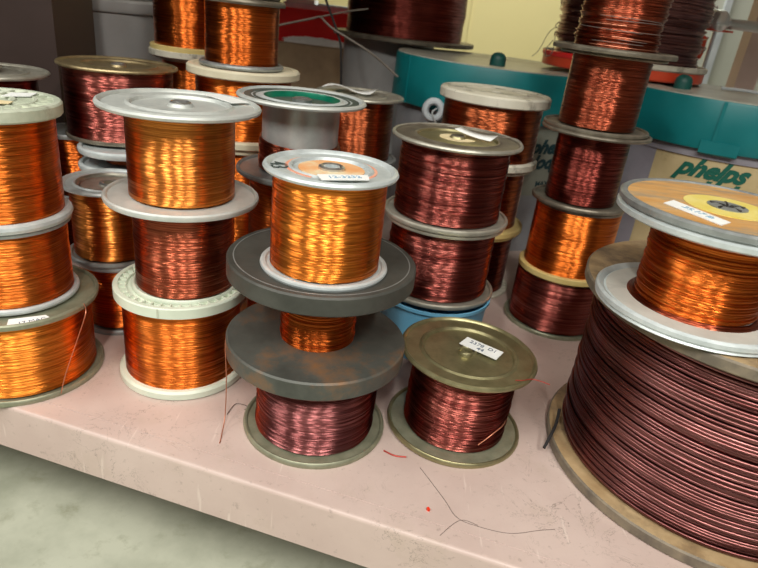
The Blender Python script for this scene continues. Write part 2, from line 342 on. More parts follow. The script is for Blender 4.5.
def spool(label, x, y, z0, z1, top, bot, rw, wire, rows=0, core=None, wz=None, name='wire_spool', group=None, seg=112,
          ribs=None, rot=(0, 0, 0), cat='wire spool', wob=0.0004, show_barrel=False, spin=0.0, top_t=0.015, bot_t=0.015, wlabel=None):
    """top / bot: (profile, materials) with their thickness in top_t / bot_t; returns the root and its parts"""
    root = thing(name, label, cat, (x, y, z0), group, rot)
    H = z1 - z0; parts = {}
    mb = MB(); mb.lathe(top[0], top[1], seg)
    if ribs:
        n, r0, r1, zb, w, m_ = ribs
        for k in range(n):
            a = 2 * PI * k / n + spin; R = Matrix.Rotation(a, 4, 'Z')
            mb.box((r0, -w, zb), (r1, w, -0.001), m_, R)
    parts['top'] = mb.build('flange', root, (0, 0, H))
    mb = MB(); mb.lathe(bot[0], bot[1], seg); parts['bot'] = mb.build('flange', root, (0, 0, bot_t))
    rc = core or rw * 0.7
    mb = MB(); mb.lathe([(rc * 0.3, bot_t), (rc, bot_t), (rc, H - top_t), (rc - 0.004, H - top_t), (rc - 0.004, H - 0.032), (rc * 0.3, H - 0.032)], M['alu'] if show_barrel else M['brown_steel'], 64)
    parts['barrel'] = mb.build('barrel', root)
    a, b = wz or (bot_t - 0.001, H - top_t + 0.001)
    sd = random.random() * 100
    mb = MB()
    if rows >= 0:
        n = rows or 14; prof = [(rc + 0.001, a)]
        for k in range(n + (0 if rows else 1)):
            dr = wob * (mnoise.noise(Vector((sd, k * 0.9, 0))) * 2)
            if rows:
                p = (b - a) / n; z = a + k * p; am = p * 0.42; jr = dr
                for q in (0.0, 0.3, 0.7): prof.append((rw + jr - am + am * math.sqrt(max(0, 1 - (2 * q - 1) ** 2)), z + q * p))
            else: prof.append((rw + dr, a + (b - a) * k / n))
        prof.append((rc + 0.001, b))
        def wf(r, z, ang):
            if r < rw * 0.9: return r, z
            e = mnoise.noise(Vector((math.cos(ang) * 1.3 + sd, math.sin(ang) * 1.3, z * 14)))
            return r + wob * 1.3 * e, z + (0.5 * (b - a) / max(rows, 1) * e * 0.8 if rows and a + 0.01 < z < b - 0.01 else 0)
        mb.lathe(prof, wire, 128, wob=wf)
        parts['wire'] = mb.build('wire_winding', root, angle=80)
    return root, parts

def coils(root, rw, a, b, n, wire, seed=3, wobble=0.006, tuber=None, name='wire_winding', rc=None):
    """thick wire: every turn is its own ring inside one winding mesh"""
    rnd = random.Random(seed); mb = MB(); p = (b - a) / n; r_ = tuber or p * 0.52
    for k in range(n):
        z0 = a + (k + 0.5) * p; dr = rnd.uniform(-wobble, wobble * 0.4); ph = rnd.uniform(0, 6.28); am = rnd.uniform(0.1, 0.55) * p; ph2 = rnd.uniform(0, 6.28)
        seg, sd = 128, 7; vs = []
        for j in range(seg):
            an = 2 * PI * j / seg; zz = z0 + am * math.sin(an + ph) * 0.6 + am * 0.4 * math.sin(2 * an + ph2); R = rw + dr + wobble * 0.35 * math.sin(an * 2 + ph2)
            for q in range(sd):
                t = 2 * PI * q / sd; rr = R + r_ * math.cos(t); vs.append((rr * math.cos(an), rr * math.sin(an), zz + r_ * math.sin(t)))
        fs = [(j * sd + q, ((j + 1) % seg) * sd + q, ((j + 1) % seg) * sd + (q + 1) % sd, j * sd + (q + 1) % sd) for j in range(seg) for q in range(sd)]
        mb.add(vs, fs, wire)
    rc = rc or rw * 0.6
    mb.lathe([(rc, a), (rw - wobble - r_ * 0.4, a), (rw - wobble - r_ * 0.4, b), (rc, b)], wire, 96)
    return mb.build(name, root, angle=80)

def hub_ring(root, z, r0, r1, m, dark=None):
    mb = MB(); mb.lathe([(r0, z - 0.012), (r0, z), ((r0 + r1) / 2, z + 0.003), (r1, z), (r1, z - 0.012)], m, 40)
    mb.lathe([(0.0005, z - 0.014), (0.0005, z - 0.010), (r0 + 0.0005, z - 0.010), (r0 + 0.0005, z - 0.014)], dark or M['hubdark'], 32)
    return mb.build('hub', root)

# ------------------------------------------------------------------ the setting
E_ = Vector((0.9708, -0.2396, 0)); Nn = Vector((0.2396, 0.9708, 0))     # along / into the shelf
P0 = Vector((-0.38, 1.067, 0))                                          # a point of its front edge
SM = Matrix(((E_.x, Nn.x, 0, P0.x), (E_.y, Nn.y, 0, P0.y), (0, 0, 1, 0), (0, 0, 0, 1)))
shelf = bpy.data.objects.new('trim_1', None)
mb = MB()
prof = [(0.010 - 0.010 * math.sin(q), -0.010 + 0.010 * math.cos(q)) for q in [k * PI / 16 for k in range(9)]] + [(0, -0.134), (0.012, -0.134), (0.012, -0.014), (3.75, -0.014), (3.75, 0.0), (0.0530, 0.0), (0.0524, -0.0016), (0.0516, -0.0016), (0.051, 0.0)]
x0, x1 = -3.2, 4.2; vs = [tuple(SM @ Vector((x, y, z))) for x in (x0, x1) for (y, z) in prof]; n = len(prof)
mb.add(vs, [tuple(range(n)), tuple(range(n, 2 * n))] + [(i, (i + 1) % n, n + (i + 1) % n, n + i) for i in range(n)], M['shelf'])
shelf = structure(mb.build('shelf_deck', angle=18)); bpy.data.objects.remove(bpy.data.objects['trim_1'])
mb = MB(); mb.box((x0, 0.0, 2.36), (x1, 3.75, 2.39), M['post'], SM); mb.box((x0, 0.0, 2.27), (x1, 0.012, 2.39), M['post'], SM)
structure(mb.build('upper_shelf_deck'))
mb = MB(); mb.box((-12, -8, -0.53), (14, 12, -0.50), M['concrete']); structure(mb.build('floor'))
mb = MB(); mb.box((-12, 8.0, -0.5), (2.35, 8.1, 6.0), M['yellow_wall'])
structure(mb.build('wall_back'))
mb = MB(); mb.box((0.70, 7.985, -0.5), (0.715, 8.0, 6.0), M['yellow_wall']); structure(mb.build('trim_1'))
mb = MB(); mb.box((2.35, 6.3, -0.5), (9, 6.4, 6.0), M['grey_wall']); structure(mb.build('wall_right'))
mb = MB(); mb.box((2.86, 6.27, -0.5), (2.92, 6.3, 6.0), M['whitehook']); structure(mb.build('trim_2'))

mb = MB(); mb.box((-1.83, 1.45, 0.0), (-1.80, 4.70, 2.36), M['darkpanel']); structure(mb.build('added_side_panel'))  # unseen panel, added to keep lamp light off the left back spools
# left-hand upright: folded steel angle with bolt slots in it
mb = MB(); mb.box((-1.80, 2.30, 0.0), (-1.275, 2.33, 2.36), M['shelfside']); mb.box((-1.300, 2.33, 0.0), (-1.275, 2.60, 2.36), M['shelfside'])
up = structure(mb.build('shelf_upright', angle=20))
mb = MB(); mb.box((-3.6, 4.70, 0.0), (-0.98, 4.73, 2.36), M['darkpanel']); structure(mb.build('dark_gap_sheet'))  # dark sheet put in for the shaded gap between upright and pail
# right-hand rear post
mb = MB(); mb.box((1.755, 3.45, 0.0), (1.86, 3.55, 2.36), M['post']); mb.box((1.747, 3.442, 0.0), (1.79, 3.45, 2.36), M['post'])
structure(mb.build('shelf_upright', angle=20))

# ------------------------------------------------------------------ spool stacks
# --- stack A / B / C in the middle of the front row
C_, cp = spool('plum wire spool with sage green base flange, directly under the rusty dark grey spool', -0.125, 1.28, 0, 0.208,
      f_flat(0.172, 0.015, M['olive_green']), f_bead(0.1825, 0.015, M['olive_green'], bead=0.05), 0.150, W['plum'], rows=72, wob=0.0018)
B_, bp_ = spool('squat spool of orange wire between two thick dark grey disc flanges, the lower rusty', -0.137, 1.295, 0.208, 0.461,
      f_flat(0.2188, 0.045, M['slate']), f_flat(0.2190, 0.047, M['slate_rust']), 0.091, W['deep'], rows=54, top_t=0.045, bot_t=0.047, wob=0.0015, core=0.07)
mb = MB()
for rr in (0.203,): mb.lathe([(rr - 0.0012, 0.253), (rr - 0.0012, 0.2536), (rr + 0.0012, 0.2536), (rr + 0.0012, 0.253)], M['galv_dull'], 112)
mb.build('rim_line', B_)
A_, ap = spool('bright amber wire spool with orange centre disc, standing on the thick dark grey flange', -0.128, 1.246, 0.461, 0.690,
      f_steel(0.1432, 0.015, M['galv'], ri=0.58, d=0.010, dish=M['galv'], rim=0.09), f_bead(0.1426, 0.012, M['galv'], bead=0.08), 0.1215, W['amber'], bot_t=0.012, wob=0.0005)
mb = MB(); mb.lathe([(0.028, 0), (0.028, 0.0015), (0.070, 0.0015), (0.070, 0)], M['orange_disc'], 80); mb.build('label_disc', A_, (0, 0, 0.229 - 0.0098))['label'] = 'orange and cream printed paper disc'
mb = MB(); mb.lathe([(0.089, 0), (0.089, 0.0012), (0.097, 0.0012), (0.097, 0)], M['red_ring'], 80, a0=-0.6, a1=4.4); mb.build('printed_ring', A_, (0, 0, 0.229 - 0.0076))['label'] = 'faded red printed ring'
hub_ring(A_, 0.229 - 0.004, 0.018, 0.028, M['hubmetal'], M['alu'])
st = sticker(A_, [(-0.018, -0.094), (-0.004, -0.131), (0.085, -0.090), (0.080, -0.055)], 0.2292, M['paper'], lab='white handwritten paper strip')
lettering('12-3232', 0.021, M['bluepen'], st, (0.036, -0.093, 0.2312), rot=0.44)
lettering('43', 0.052, M['marker'], A_, (-0.108, -0.030, 0.2232), rot=-1.25)

# --- olive spool in front
D_, dp = spool('olive metal spool of maroon wire with paper label, alone at the shelf front', 0.243, 1.343, 0, 0.236,
      f_steel(0.1755, 0.014, M['olive'], ri=0.67, d=0.009, bore=0.085, rim=0.055), f_bead(0.1795, 0.014, M['olive_green'], m_rim=M['olive'], bead=0.045), 0.135, W['maroon'], rows=76, wob=0.0018, rot=(0, math.radians(1.5), 0))
hub_ring(D_, 0.236 - 0.001, 0.0155, 0.0195, M['olive']).location = (-0.010 * U, -0.014 * U, 0)
st = sticker(D_, [(-0.0244, 0.0218), (0.0006, 0.0618), (0.0898, 0.0077), (0.065, -0.0344)], 0.2345, M['paper'], lab='white paper label with typed numbers')
lettering('2378  D1', 0.020, M['ink'], st, (0.038, 0.020, 0.2364), rot=-0.52)
lettering('44', 0.020, M['ink'], st, (0.028, 0.003, 0.2364), rot=-0.52)
mb = MB(); mb.tube([(0.100, -0.120, 0.237), (0.118, -0.118, 0.2385), (0.140, -0.108, 0.239), (0.158, -0.112, 0.240), (0.182, -0.122, 0.240)], 0.0011, M['redstrand']); mb.build('wire_end', D_)['label'] = 'red wire end curled over the rim'
mb = MB(); mb.tube([(0.128, 0.010, 0.055), (0.118, -0.068, 0.075), (0.085, -0.108, 0.066), (0.050, -0.128, 0.040)], 0.0014, M['strand']); mb.build('loose_turn', D_)

# --- stack G: three spools, silver, silver, mint plastic
G3, g3 = spool('mint white ribbed plastic spool of orange wire at the bottom of its stack', -0.530, 1.458, 0, 0.2755,
      ([(0.02, -0.03), (0.02, -0.012), (0.139, -0.012), (0.1395, -0.006), (0.143, -0.006), (0.144, -0.012), (0.157, -0.012), (0.160, 0), (0.170, 0), (0.173, -0.003), (0.173, -0.028), (0.170, -0.030)], M['mint']),
      f_skirt(0.1705, 0.026, M['mint']), 0.154, W['orange'], top_t=0.030, bot_t=0.026, ribs=(40, 0.143, 0.161, -0.013, 0.0016, M['mint']))
mb = MB(); mb.box((-0.002, -0.1745, 0.248), (0.002, -0.1725, 0.273), M['sage']); mb.build('seam', G3)
G2, g2 = spool('red copper wire spool standing in the mint white ribbed plastic flange', -0.520, 1.462, 0.2635, 0.5060,
      f_flat(0.150, 0.012, M['galv']), f_bead(0.1375, 0.016, M['mint'], bead=0.06), 0.126, W['copper'], top_t=0.012, bot_t=0.016)
G1, g1 = spool('golden wire spool with silver dished flange and white paper strip, above red copper wire', -0.5224, 1.4623, 0.5060, 0.7450,
      f_steel(0.1905, 0.016, M['galv_white'], ri=0.60, d=0.012, bore=0.11, rim=0.06), f_bead(0.1895, 0.015, M['galv_white'], bead=0.05), 0.128, W['gold'], seg=128)
hub_ring(G1, 0.239 - 0.003, 0.017, 0.025, M['hubmetal'], M['alu'])
sticker(G1, [(0.0116, 0.1423), (0.0436, 0.1742), (0.1391, 0.103), (0.1078, 0.0603)], 0.2372, M['paper'], lab='white paper strip')

# --- stack H at the left edge
H3, h3 = spool('wide olive steel spool of amber wire at the bottom of the leftmost front stack', -0.9424, 1.375, 0, 0.2295,
      f_bead(0.2005, 0.015, M['olive_green'], bead=0.05), f_bead(0.1990, 0.015, M['olive_green'], bead=0.04), 0.178, W['amber'], wob=0.0008)
st = sticker(H3, [(0.0704, -0.1398), (0.0871, -0.1780), (0.1585, -0.1112), (0.1375, -0.0994)], 0.2295 - 0.006, M['paper'], lab='white paper label under the spool above')
lettering('17 MAC', 0.018, M['ink'], st, (0.124, -0.134, 0.2252), rot=0.72)
mb = MB(); mb.tube([(0.198, -0.030, 0.2300), (0.212, -0.052, 0.215), (0.198, -0.080, 0.15), (0.180, -0.118, 0.07), (0.168, -0.128, 0.016)], 0.0012, M['strand']); mb.build('wire_end', H3)['label'] = 'copper wire end hanging over the side'
H2, h2 = spool('orange wire spool with grey steel flanges in the middle of the leftmost front stack', -0.9424, 1.378, 0.2295, 0.4370,
      f_bead(0.152, 0.012, M['galv_dull']), f_bead(0.1535, 0.014, M['galv'], bead=0.08), 0.139, W['orange'], wob=0.0008, top_t=0.012, bot_t=0.014)
H1, h1 = spool('orange wire spool with dirty sage ribbed plastic flange, top of the leftmost front stack', -0.9424, 1.375, 0.4370, 0.7150,
      ([(0.02, -0.030), (0.02, -0.006), (0.050, -0.006), (0.054, 0), (0.062, 0), (0.066, -0.006), (0.098, -0.006), (0.101, 0), (0.106, 0), (0.109, -0.006), (0.138, -0.006), (0.142, 0), (0.155, 0), (0.159, -0.004), (0.159, -0.026), (0.156, -0.030)], M['sage']),
      f_bead(0.158, 0.022, M['galv'], bead=0.12), 0.140, W['orange'], top_t=0.030, bot_t=0.022, ribs=(26, 0.066, 0.140, -0.006, 0.003, M['sage']))
sticker(H1, [(0.020, 0.030), (0.010, 0.085), (0.055, 0.120), (0.066, 0.070)], 0.2785, M['paper'], lab='white folded paper scrap')
sticker(H1, [(0.010, -0.060), (0.020, -0.020), (0.075, -0.012), (0.082, -0.040), (0.040, -0.075)], 0.2785, M['kraft'], lab='torn manila paper scrap')

# --- stack I behind, between the first two stacks
I2, i2 = spool('small orange wire spool with grey rim on the shelf, between the front left stacks', -0.812, 1.705, 0, 0.222,
      f_bead(0.133, 0.012, M['galv_dull']), f_bead(0.134, 0.015, M['galv_dull'], bead=0.08), 0.112, W['deep'], top_t=0.012)
I1, i1 = spool('golden orange wire spool with yellowish dished steel flange between the front left stacks', -0.824, 1.700, 0.222, 0.452,
      f_steel(0.136, 0.014, M['galv'], dish=M['pewter'], ri=0.68, d=0.014, bore=0.13, rim=0.09), f_bead(0.134, 0.016, M['galv_dull'], bead=0.1), 0.112, W['gold'], bot_t=0.016)
hub_ring(I1, 0.230 - 0.008, 0.018, 0.030, M['hubmetal'], M['bronze'])

# --- N: bronze-lidded maroon spool, resting on V and Wd
V2, _ = spool('small rust wire spool on the shelf behind the leftmost front stack', -1.160, 2.17, 0, 0.245, f_bead(0.115, 0.012, M['galv_dull']), f_bead(0.115, 0.012, M['galv_dull']), 0.100, W['rust'], top_t=0.012, bot_t=0.012)
V1, _ = spool('small orange wire spool under the left end of the bronze topped spool', -1.160, 2.17, 0.245, 0.478, f_bead(0.115, 0.016, M['galv_dull']), f_bead(0.115, 0.012, M['galv_dull']), 0.103, W['deep'], top_t=0.016, bot_t=0.012)
W2, _ = spool('tall dark wire spool standing under the nearly empty spool with pale grey flanges', -0.925, 2.03, 0, 0.400, f_bead(0.130, 0.012, M['galv_dull']), f_bead(0.126, 0.012, M['galv_dull']), 0.105, W['dark'], top_t=0.012, bot_t=0.012)
W1, _ = spool('nearly empty spool with two pale grey flanges close together, under the bronze-topped spool', -0.925, 2.03, 0.400, 0.478, f_bead(0.146, 0.022, M['galv'], bead=0.1), f_bead(0.147, 0.022, M['galv'], bead=0.1), 0.060, W['rust'], top_t=0.022, bot_t=0.022)
N_, n_ = spool('dark maroon wire spool with dished bronze top flange behind the two front left stacks', -0.985, 2.16, 0.478, 0.726,
      f_steel(0.1965, 0.013, M['bronze'], ri=0.62, d=0.012, bore=0.09, rim=0.05), f_bead(0.186, 0.013, M['brown_steel'], bead=0.05), 0.178, W['maroon'], top_t=0.013, bot_t=0.013)
hub_ring(N_, 0.248 - 0.003, 0.016, 0.024, M['hubmetal'])

# --- U: at the far left edge
U2, _ = spool('tall dark rust wire spool at the far left edge under the pewter-rimmed spool', -1.315, 1.93, 0, 0.44, f_bead(0.140, 0.012, M['pewter']), f_bead(0.140, 0.012, M['pewter']), 0.120, W['dark'], top_t=0.012, bot_t=0.012)
U1, _ = spool('dark maroon wire spool with pewter top flange beside the brown upright, far left', -1.303, 1.95, 0.44, 0.688, f_steel(0.170, 0.014, M['pewter'], ri=0.6, d=0.008, rim=0.06), f_bead(0.148, 0.012, M['pewter']), 0.130, W['dark'], top_t=0.014, bot_t=0.012)
u0, _ = spool('tiny grey metal spool lying on top of the pewter flange at the left edge', -1.352, 1.93, 0.688, 0.765, f_bead(0.070, 0.012, M['brown_steel']), f_bead(0.085, 0.014, M['pewter'], bead=0.2), 0.035, W['rust'], top_t=0.012, bot_t=0.014)

# --- L: nearly empty silver spool, green dish
L2, _ = spool('dark orange wire spool under the nearly empty silver spool with the green dish', -0.292, 1.846, 0, 0.505, f_flat(0.165, 0.012, M['galv_dull']), f_bead(0.19, 0.015, M['galv_dull']), 0.150, W['deep'], top_t=0.012)
L1, l1 = spool('nearly empty aluminium spool with green dished top and a few copper turns', -0.293, 1.846, 0.505, 0.7365,
      (lambda q: (q[0], [M['dark_green'] if e == 3 else x for e, x in enumerate(q[1])]))(f_steel(0.1920, 0.015, M['galv'], dish=M['green_in'], ri=0.59, d=0.020, bore=0.11, rim=0.07, m_rim=M['galv_white'], hub=M['galv_dull'])), f_bead(0.190, 0.015, M['galv_dull'], bead=0.05), 0.122, W['copper'],
      rows=-1, core=0.115, show_barrel=True)
mb = MB(); mb.lathe([(0.168, 0), (0.170, 0.0015), (0.150, 0.0015), (0.150, -0.002)], M['dark_green'], 96); mb.lathe([(0.144, -0.002), (0.144, 0.0012), (0.137, 0.0012), (0.137, -0.002)], M['dark_green'], 96)
mb.build('ring_groove', L1, (0, 0, 0.2315 - 0.0072))['label'] = 'dark green rings on the silver flange'
hub_ring(L1, 0.2315 - 0.009, 0.018, 0.030, M['hubmetal'])
mb = MB(); rnd = random.Random(5); pts = []
T_ = 22
for k in range(T_ * 26 + 1):
    a = 2 * PI * k / 26; z = 0.020 + 0.085 * (k / (T_ * 26)) ** 1.2
    pts.append(((0.1185 + 0.004 * abs(math.sin(k * 0.011))) * math.cos(a + 2.5), (0.1185 + 0.004 * abs(math.sin(k * 0.011))) * math.sin(a + 2.5), z + 0.010 * math.cos(a + 0.3)))
mb.tube(pts, 0.0026, W['copper'], 6, 1)
mb.lathe([(0.112, 0.016), (0.123, 0.016), (0.122, 0.072), (0.112, 0.078)], W['copper'], 96)
mb.build('wire_winding', L1, angle=80)

# --- M: dark orange, paper on top
M2, _ = spool('tall rust wire spool under the paper-topped spool behind the aluminium spool', -0.167, 2.50, 0, 0.42, f_flat(0.17, 0.012, M['galv_dull']), f_bead(0.17, 0.015, M['galv_dull']), 0.150, W['rust'], top_t=0.012)
M1, _ = spool('dark orange wire spool with loose paper on top, left of a teal lid', -0.167, 2.50, 0.42, 0.680,
      f_steel(0.1785, 0.014, M['pewter'], ri=0.55, d=0.008, rim=0.05), f_bead(0.175, 0.015, M['galv_dull']), 0.142, W['rust'], top_t=0.014)
mb = MB(); vs = []
for i in range(9):
    for j in range(3):
        u = i / 8; v = j / 2; vs.append((-0.150 + 0.19 * u + 0.03 * v, -0.040 + 0.02 * u + 0.085 * v + 0.02 * math.sin(u * 6), 0.266 + 0.010 * math.sin(u * 5 + v * 2) + 0.006))
n = len(vs); fs = [(i * 3 + j, (i + 1) * 3 + j, (i + 1) * 3 + j + 1, i * 3 + j + 1) for i in range(8) for j in range(2)]
mb.add(vs, fs, M['paper']); pp = mb.build('paper_slip', M1); sm_ = pp.modifiers.new('thick', 'SOLIDIFY'); sm_.thickness = 0.0006; pp['label'] = 'curled white paper slip'

# --- K stack and J stack at the back
K3, _ = spool('tall orange wire spool hidden low in the back, under the cream flanged spools', -0.582, 2.295, 0, 0.485, f_flat(0.185, 0.02, M['cream']), f_flat(0.185, 0.02, M['cream']), 0.165, W['orange'], top_t=0.02, bot_t=0.02)
K2, _ = spool('orange wire spool with thick cream plastic flanges, behind the green dished flange', -0.582, 2.295, 0.485, 0.750,
      f_skirt(0.2020, 0.030, M['cream']), f_skirt(0.198, 0.028, M['cream']), 0.172, W['orange'], top_t=0.030, bot_t=0.028)
K1, _ = spool('orange wire spool with dark grey flanges standing on the thick cream plastic flange', -0.590, 2.29, 0.750, 0.975,
      f_bead(0.150, 0.018, M['brown_steel'], bead=0.1), f_bead(0.150, 0.016, M['galv_dull'], bead=0.1), 0.128, W['deep'], top_t=0.018, bot_t=0.016)
K0, _ = spool('dark grey spool cut off by the top edge, highest of the cream flange stack', -0.595, 2.29, 0.975, 1.16,
      f_bead(0.13, 0.014, M['brown_steel'], bead=0.1), f_bead(0.135, 0.016, M['brown_steel'], bead=0.15), 0.10, W['rust'], top_t=0.014, bot_t=0.016)
J2, _ = spool('tall orange wire spool low at the back under the spool with the yellowed band', -0.885, 2.67, 0, 0.722, f_flat(0.145, 0.014, M['bone']), f_flat(0.17, 0.014, M['bone']), 0.135, W['deep'], top_t=0.014, bot_t=0.014)
J1, _ = spool('orange wire spool with yellowed band on white bottom flange, before the grey pail', -0.885, 2.635, 0.722, 1.08,
      f_flat(0.165, 0.02, M['bone']), ([(0.02, -0.048), (0.02, 0), (0.163, 0), (0.166, -0.003), (0.166, -0.018), (0.171, -0.020), (0.171, -0.040), (0.160, -0.048)], [M['bone'], M['yellow_band'], M['yellow_band'], M['yellow_band'], M['bone'], M['bone'], M['bone'], M['bone']]),
      0.148, W['deep'], top_t=0.02, bot_t=0.048)

# --- P / Q stack on the light blue tub
mb = MB()
tub = thing('plastic_tub', 'light blue open plastic tub under the two-spool maroon stack behind the olive spool', 'tub', (0.180, 1.80, 0))
mb.lathe([(0.165, 0), (0.174, 0.178), (0.180, 0.186), (0.186, 0.186), (0.186, 0.176), (0.178, 0.172), (0.169, 0), ], M['blue'], 96)
mb.lathe([(0.0005, 0.0), (0.0005, 0.006), (0.168, 0.006), (0.168, 0.0)], M['blue'], 64)
mb.build('tub_wall', tub)
Q_, q_ = spool('red maroon wire spool sitting on the light blue tub, lower of the pair', 0.1814, 1.8366, 0.186, 0.4280,
      f_bead(0.190, 0.014, M['pewter'], bead=0.05), f_bead(0.1945, 0.014, M['pewter'], bead=0.05), 0.166, W['maroon'], rows=80, wob=0.002, top_t=0.014, bot_t=0.014)
P_, p_ = spool('red maroon wire spool with dull bronze flange and curled label, above the blue tub', 0.1814, 1.8366, 0.4280, 0.6770,
      f_steel(0.1975, 0.014, M['brown_steel'], ri=0.62, d=0.008, bore=0.08, rim=0.05, m_rim=M['pewter'], dish=M['olive']), f_bead(0.1965, 0.015, M['pewter'], bead=0.05), 0.165, W['maroon'], rows=80, wob=0.002, top_t=0.014)
mb = MB(); mb.lathe([(0.020, 0), (0.020, 0.001), (0.055, 0.001), (0.055, 0)], M['kraft'], 60); mb.build('label_disc', P_, (0, 0, 0.249 - 0.0075))['label'] = 'round manila paper disc'
hub_ring(P_, 0.249 - 0.001, 0.014, 0.022, M['brown_steel'])
mb = MB(); vs = []
for i in range(9):
    u = i / 8
    for v in (0, 1): vs.append((0.000 + 0.105 * u - 0.025 * v * (1 - u * .0) + 0.012, 0.030 - 0.058 * u - 0.050 * v * (1 - 0.3 * u) + 0.02, 0.252 + 0.016 * (1 - u) ** 2 + 0.012 * u ** 2 * (1 - v)))
mb.add(vs, [(2 * i, 2 * i + 1, 2 * i + 3, 2 * i + 2) for i in range(8)], M['paper']); pp = mb.build('sticker', P_); s_ = pp.modifiers.new('thick', 'SOLIDIFY'); s_.thickness = 0.0006; pp['label'] = 'curled white paper label'
mb = MB(); mb.tube([(0.13, 0.05, 0.251), (0.175, 0.03, 0.255), (0.196, 0.005, 0.245), (0.186, -0.03, 0.236), (0.172, -0.045, 0.232)], 0.0012, M['greystrand']); mb.build('wire_end', P_)

# --- O stack
hO = 0.255
O3, _ = spool('dark rust wire spool on the shelf behind the light blue tub', 0.3416, 2.3285, 0, hO, f_flat(0.185, 0.014, M['yellow_band']), f_flat(0.19, 0.014, M['bone']), 0.168, W['dark'], top_t=0.014, bot_t=0.014)
O2, _ = spool('rust orange wire spool with yellowed lower flange, middle of stack behind the maroon pair', 0.3416, 2.3285, hO, 2 * hO, f_flat(0.185, 0.014, M['bone']), f_flat(0.197, 0.026, M['yellow_band']), 0.165, W['rust'], top_t=0.014, bot_t=0.026)
O1, _ = spool('rust orange wire spool with smudged bone plastic top before a teal lid', 0.3416, 2.3285, 2 * hO, 0.768, f_skirt(0.2035, 0.036, M['bone']), f_skirt(0.200, 0.030, M['bone']), 0.182, W['rust'], top_t=0.036, bot_t=0.030)

# --- R stack (five spools), right of centre
x, y = 0.664, 2.072
R5, _ = spool('dark maroon wire spool with thin olive base, bottom of the stack of five', x, y, 0, 0.205, f_flat(0.150, 0.010, M['olive']), f_bead(0.1785, 0.014, M['olive_green'], bead=0.04), 0.160, W['maroon'], top_t=0.010, bot_t=0.014)
R4, _ = spool('bright orange wire spool with yellowed lower rim, second from bottom of five', x, y, 0.205, 0.4625, f_bead(0.150, 0.012, M['brown_steel']), ([(0.02, -0.022), (0.02, 0), (0.1600, 0), (0.1630, -0.003), (0.1630, -0.019), (0.160, -0.022)], M['yellow_band']), 0.146, W['orange'], top_t=0.012, bot_t=0.022)
R3, _ = spool('dark maroon wire spool in the middle of the stack of five', x - .008, y, 0.4625, 0.7130, f_bead(0.178, 0.012, M['brown_steel']), f_bead(0.161, 0.014, M['brown_steel'], bead=0.05), 0.118, W['dark'], top_t=0.012, bot_t=0.014)
R2, _ = spool('red brown wire spool second from the top of the stack of five', x - .014, y, 0.7130, 0.9480, f_bead(0.165, 0.010, M['brown_steel']), f_bead(0.170, 0.013, M['brown_steel'], bead=0.05), 0.123, W['copper'], top_t=0.010, bot_t=0.013, rows=60)
R1, _ = spool('rusty copper wire spool with loose pale turns, top of the stack of five', x - .016, y, 0.9480, 1.20, f_bead(0.178, 0.012, M['brown_steel']), f_bead(0.190, 0.016, M['brown_steel'], bead=0.06), 0.127, W['copper'], top_t=0.012, bot_t=0.016, rows=44, wob=0.004)
mb = MB(); rnd = random.Random(11)
for k in range(9):
    z = 0.022 + 0.010 * k + rnd.uniform(-.003, .003); a0 = rnd.uniform(3.3, 4.2); a1 = a0 + rnd.uniform(1.0, 2.2); dz = rnd.uniform(-.008, .008)
    mb.tube([((0.129 + 0.003 * math.sin(3 * u)) * math.cos(a0 + (a1 - a0) * u), (0.129 + 0.003 * math.sin(3 * u)) * math.sin(a0 + (a1 - a0) * u), z + dz * u) for u in [q / 10 for q in range(11)]], 0.0009, M['greystrand'] if k % 3 else M['strand'], 6, 2)
mb.build('loose_turns', R1)

# --- E: big spool right; F on it
E1 = thing('wire_spool', 'huge spool of thick plum wire with worn tan fibreboard flanges at the right edge', 'wire spool', (0.897, 1.306, 0))
p, m_ = f_flat(0.398, 0.030, M['fibre'], m_rim=M['fibre_edge']); mb = MB(); mb.lathe(p, m_, 160); mb.build('flange', E1, (0, 0, 0.030))
p, m_ = f_flat(0.378, 0.028, M['fibre'], m_rim=M['fibre_edge']); mb = MB(); mb.lathe(p, m_, 160); mb.build('flange', E1, (-0.029, -0.009, 0.484))
coils(E1, 0.360, 0.031, 0.456, 52, W['heavy'], rc=0.2)
mb = MB(); mb.lathe([(0.05, 0.03), (0.20, 0.03), (0.20, 0.457), (0.05, 0.457)], M['fibre'], 64); mb.build('barrel', E1)
mb = MB(); mb.tube([(-0.300, -0.205, 0.075), (-0.372, 0.060, 0.070), (-0.385, 0.020, 0.055), (-0.400, -0.010, 0.045), (-0.425, -0.050, 0.022)][1:], 0.0042, M['cord']); mb.build('wire_end', E1)['label'] = 'cut black end of the thick wire'
F_, fp = spool('orange wire spool with ochre printed top, standing on the huge spool', 0.672, 1.192, 0.484, 0.717,
      ([(0.018, -0.034), (0.018, -0.003), (0.190, -0.003), (0.193, 0), (0.200, 0), (0.205, -0.004), (0.205, -0.013), (0.200, -0.016), (0.200, -0.018), (0.206, -0.022), (0.206, -0.031), (0.200, -0.035)],
       [M['ochre'], M['ochre'], M['galv_dull'], M['galv_dull'], M['galv_dull'], M['galv_dull'], M['galv_dull'], M['galv_dull'], M['galv'], M['galv'], M['galv'], M['galv']]),
      ([(0.02, -0.024), (0.02, -0.006), (0.180, -0.006), (0.184, -0.009), (0.188, -0.004), (0.196, 0), (0.201, -0.004), (0.202, -0.012), (0.197, -0.017), (0.200, -0.021), (0.196, -0.024)],
       [M['grey_paint'], M['grey_paint'], M['galv'], M['galv'], M['galv'], M['galv'], M['galv'], M['galv'], M['galv'], M['galv'], M['grey_paint']]), 0.122, W['orange'], rows=52, wob=0.0022, top_t=0.034, bot_t=0.026, seg=144)
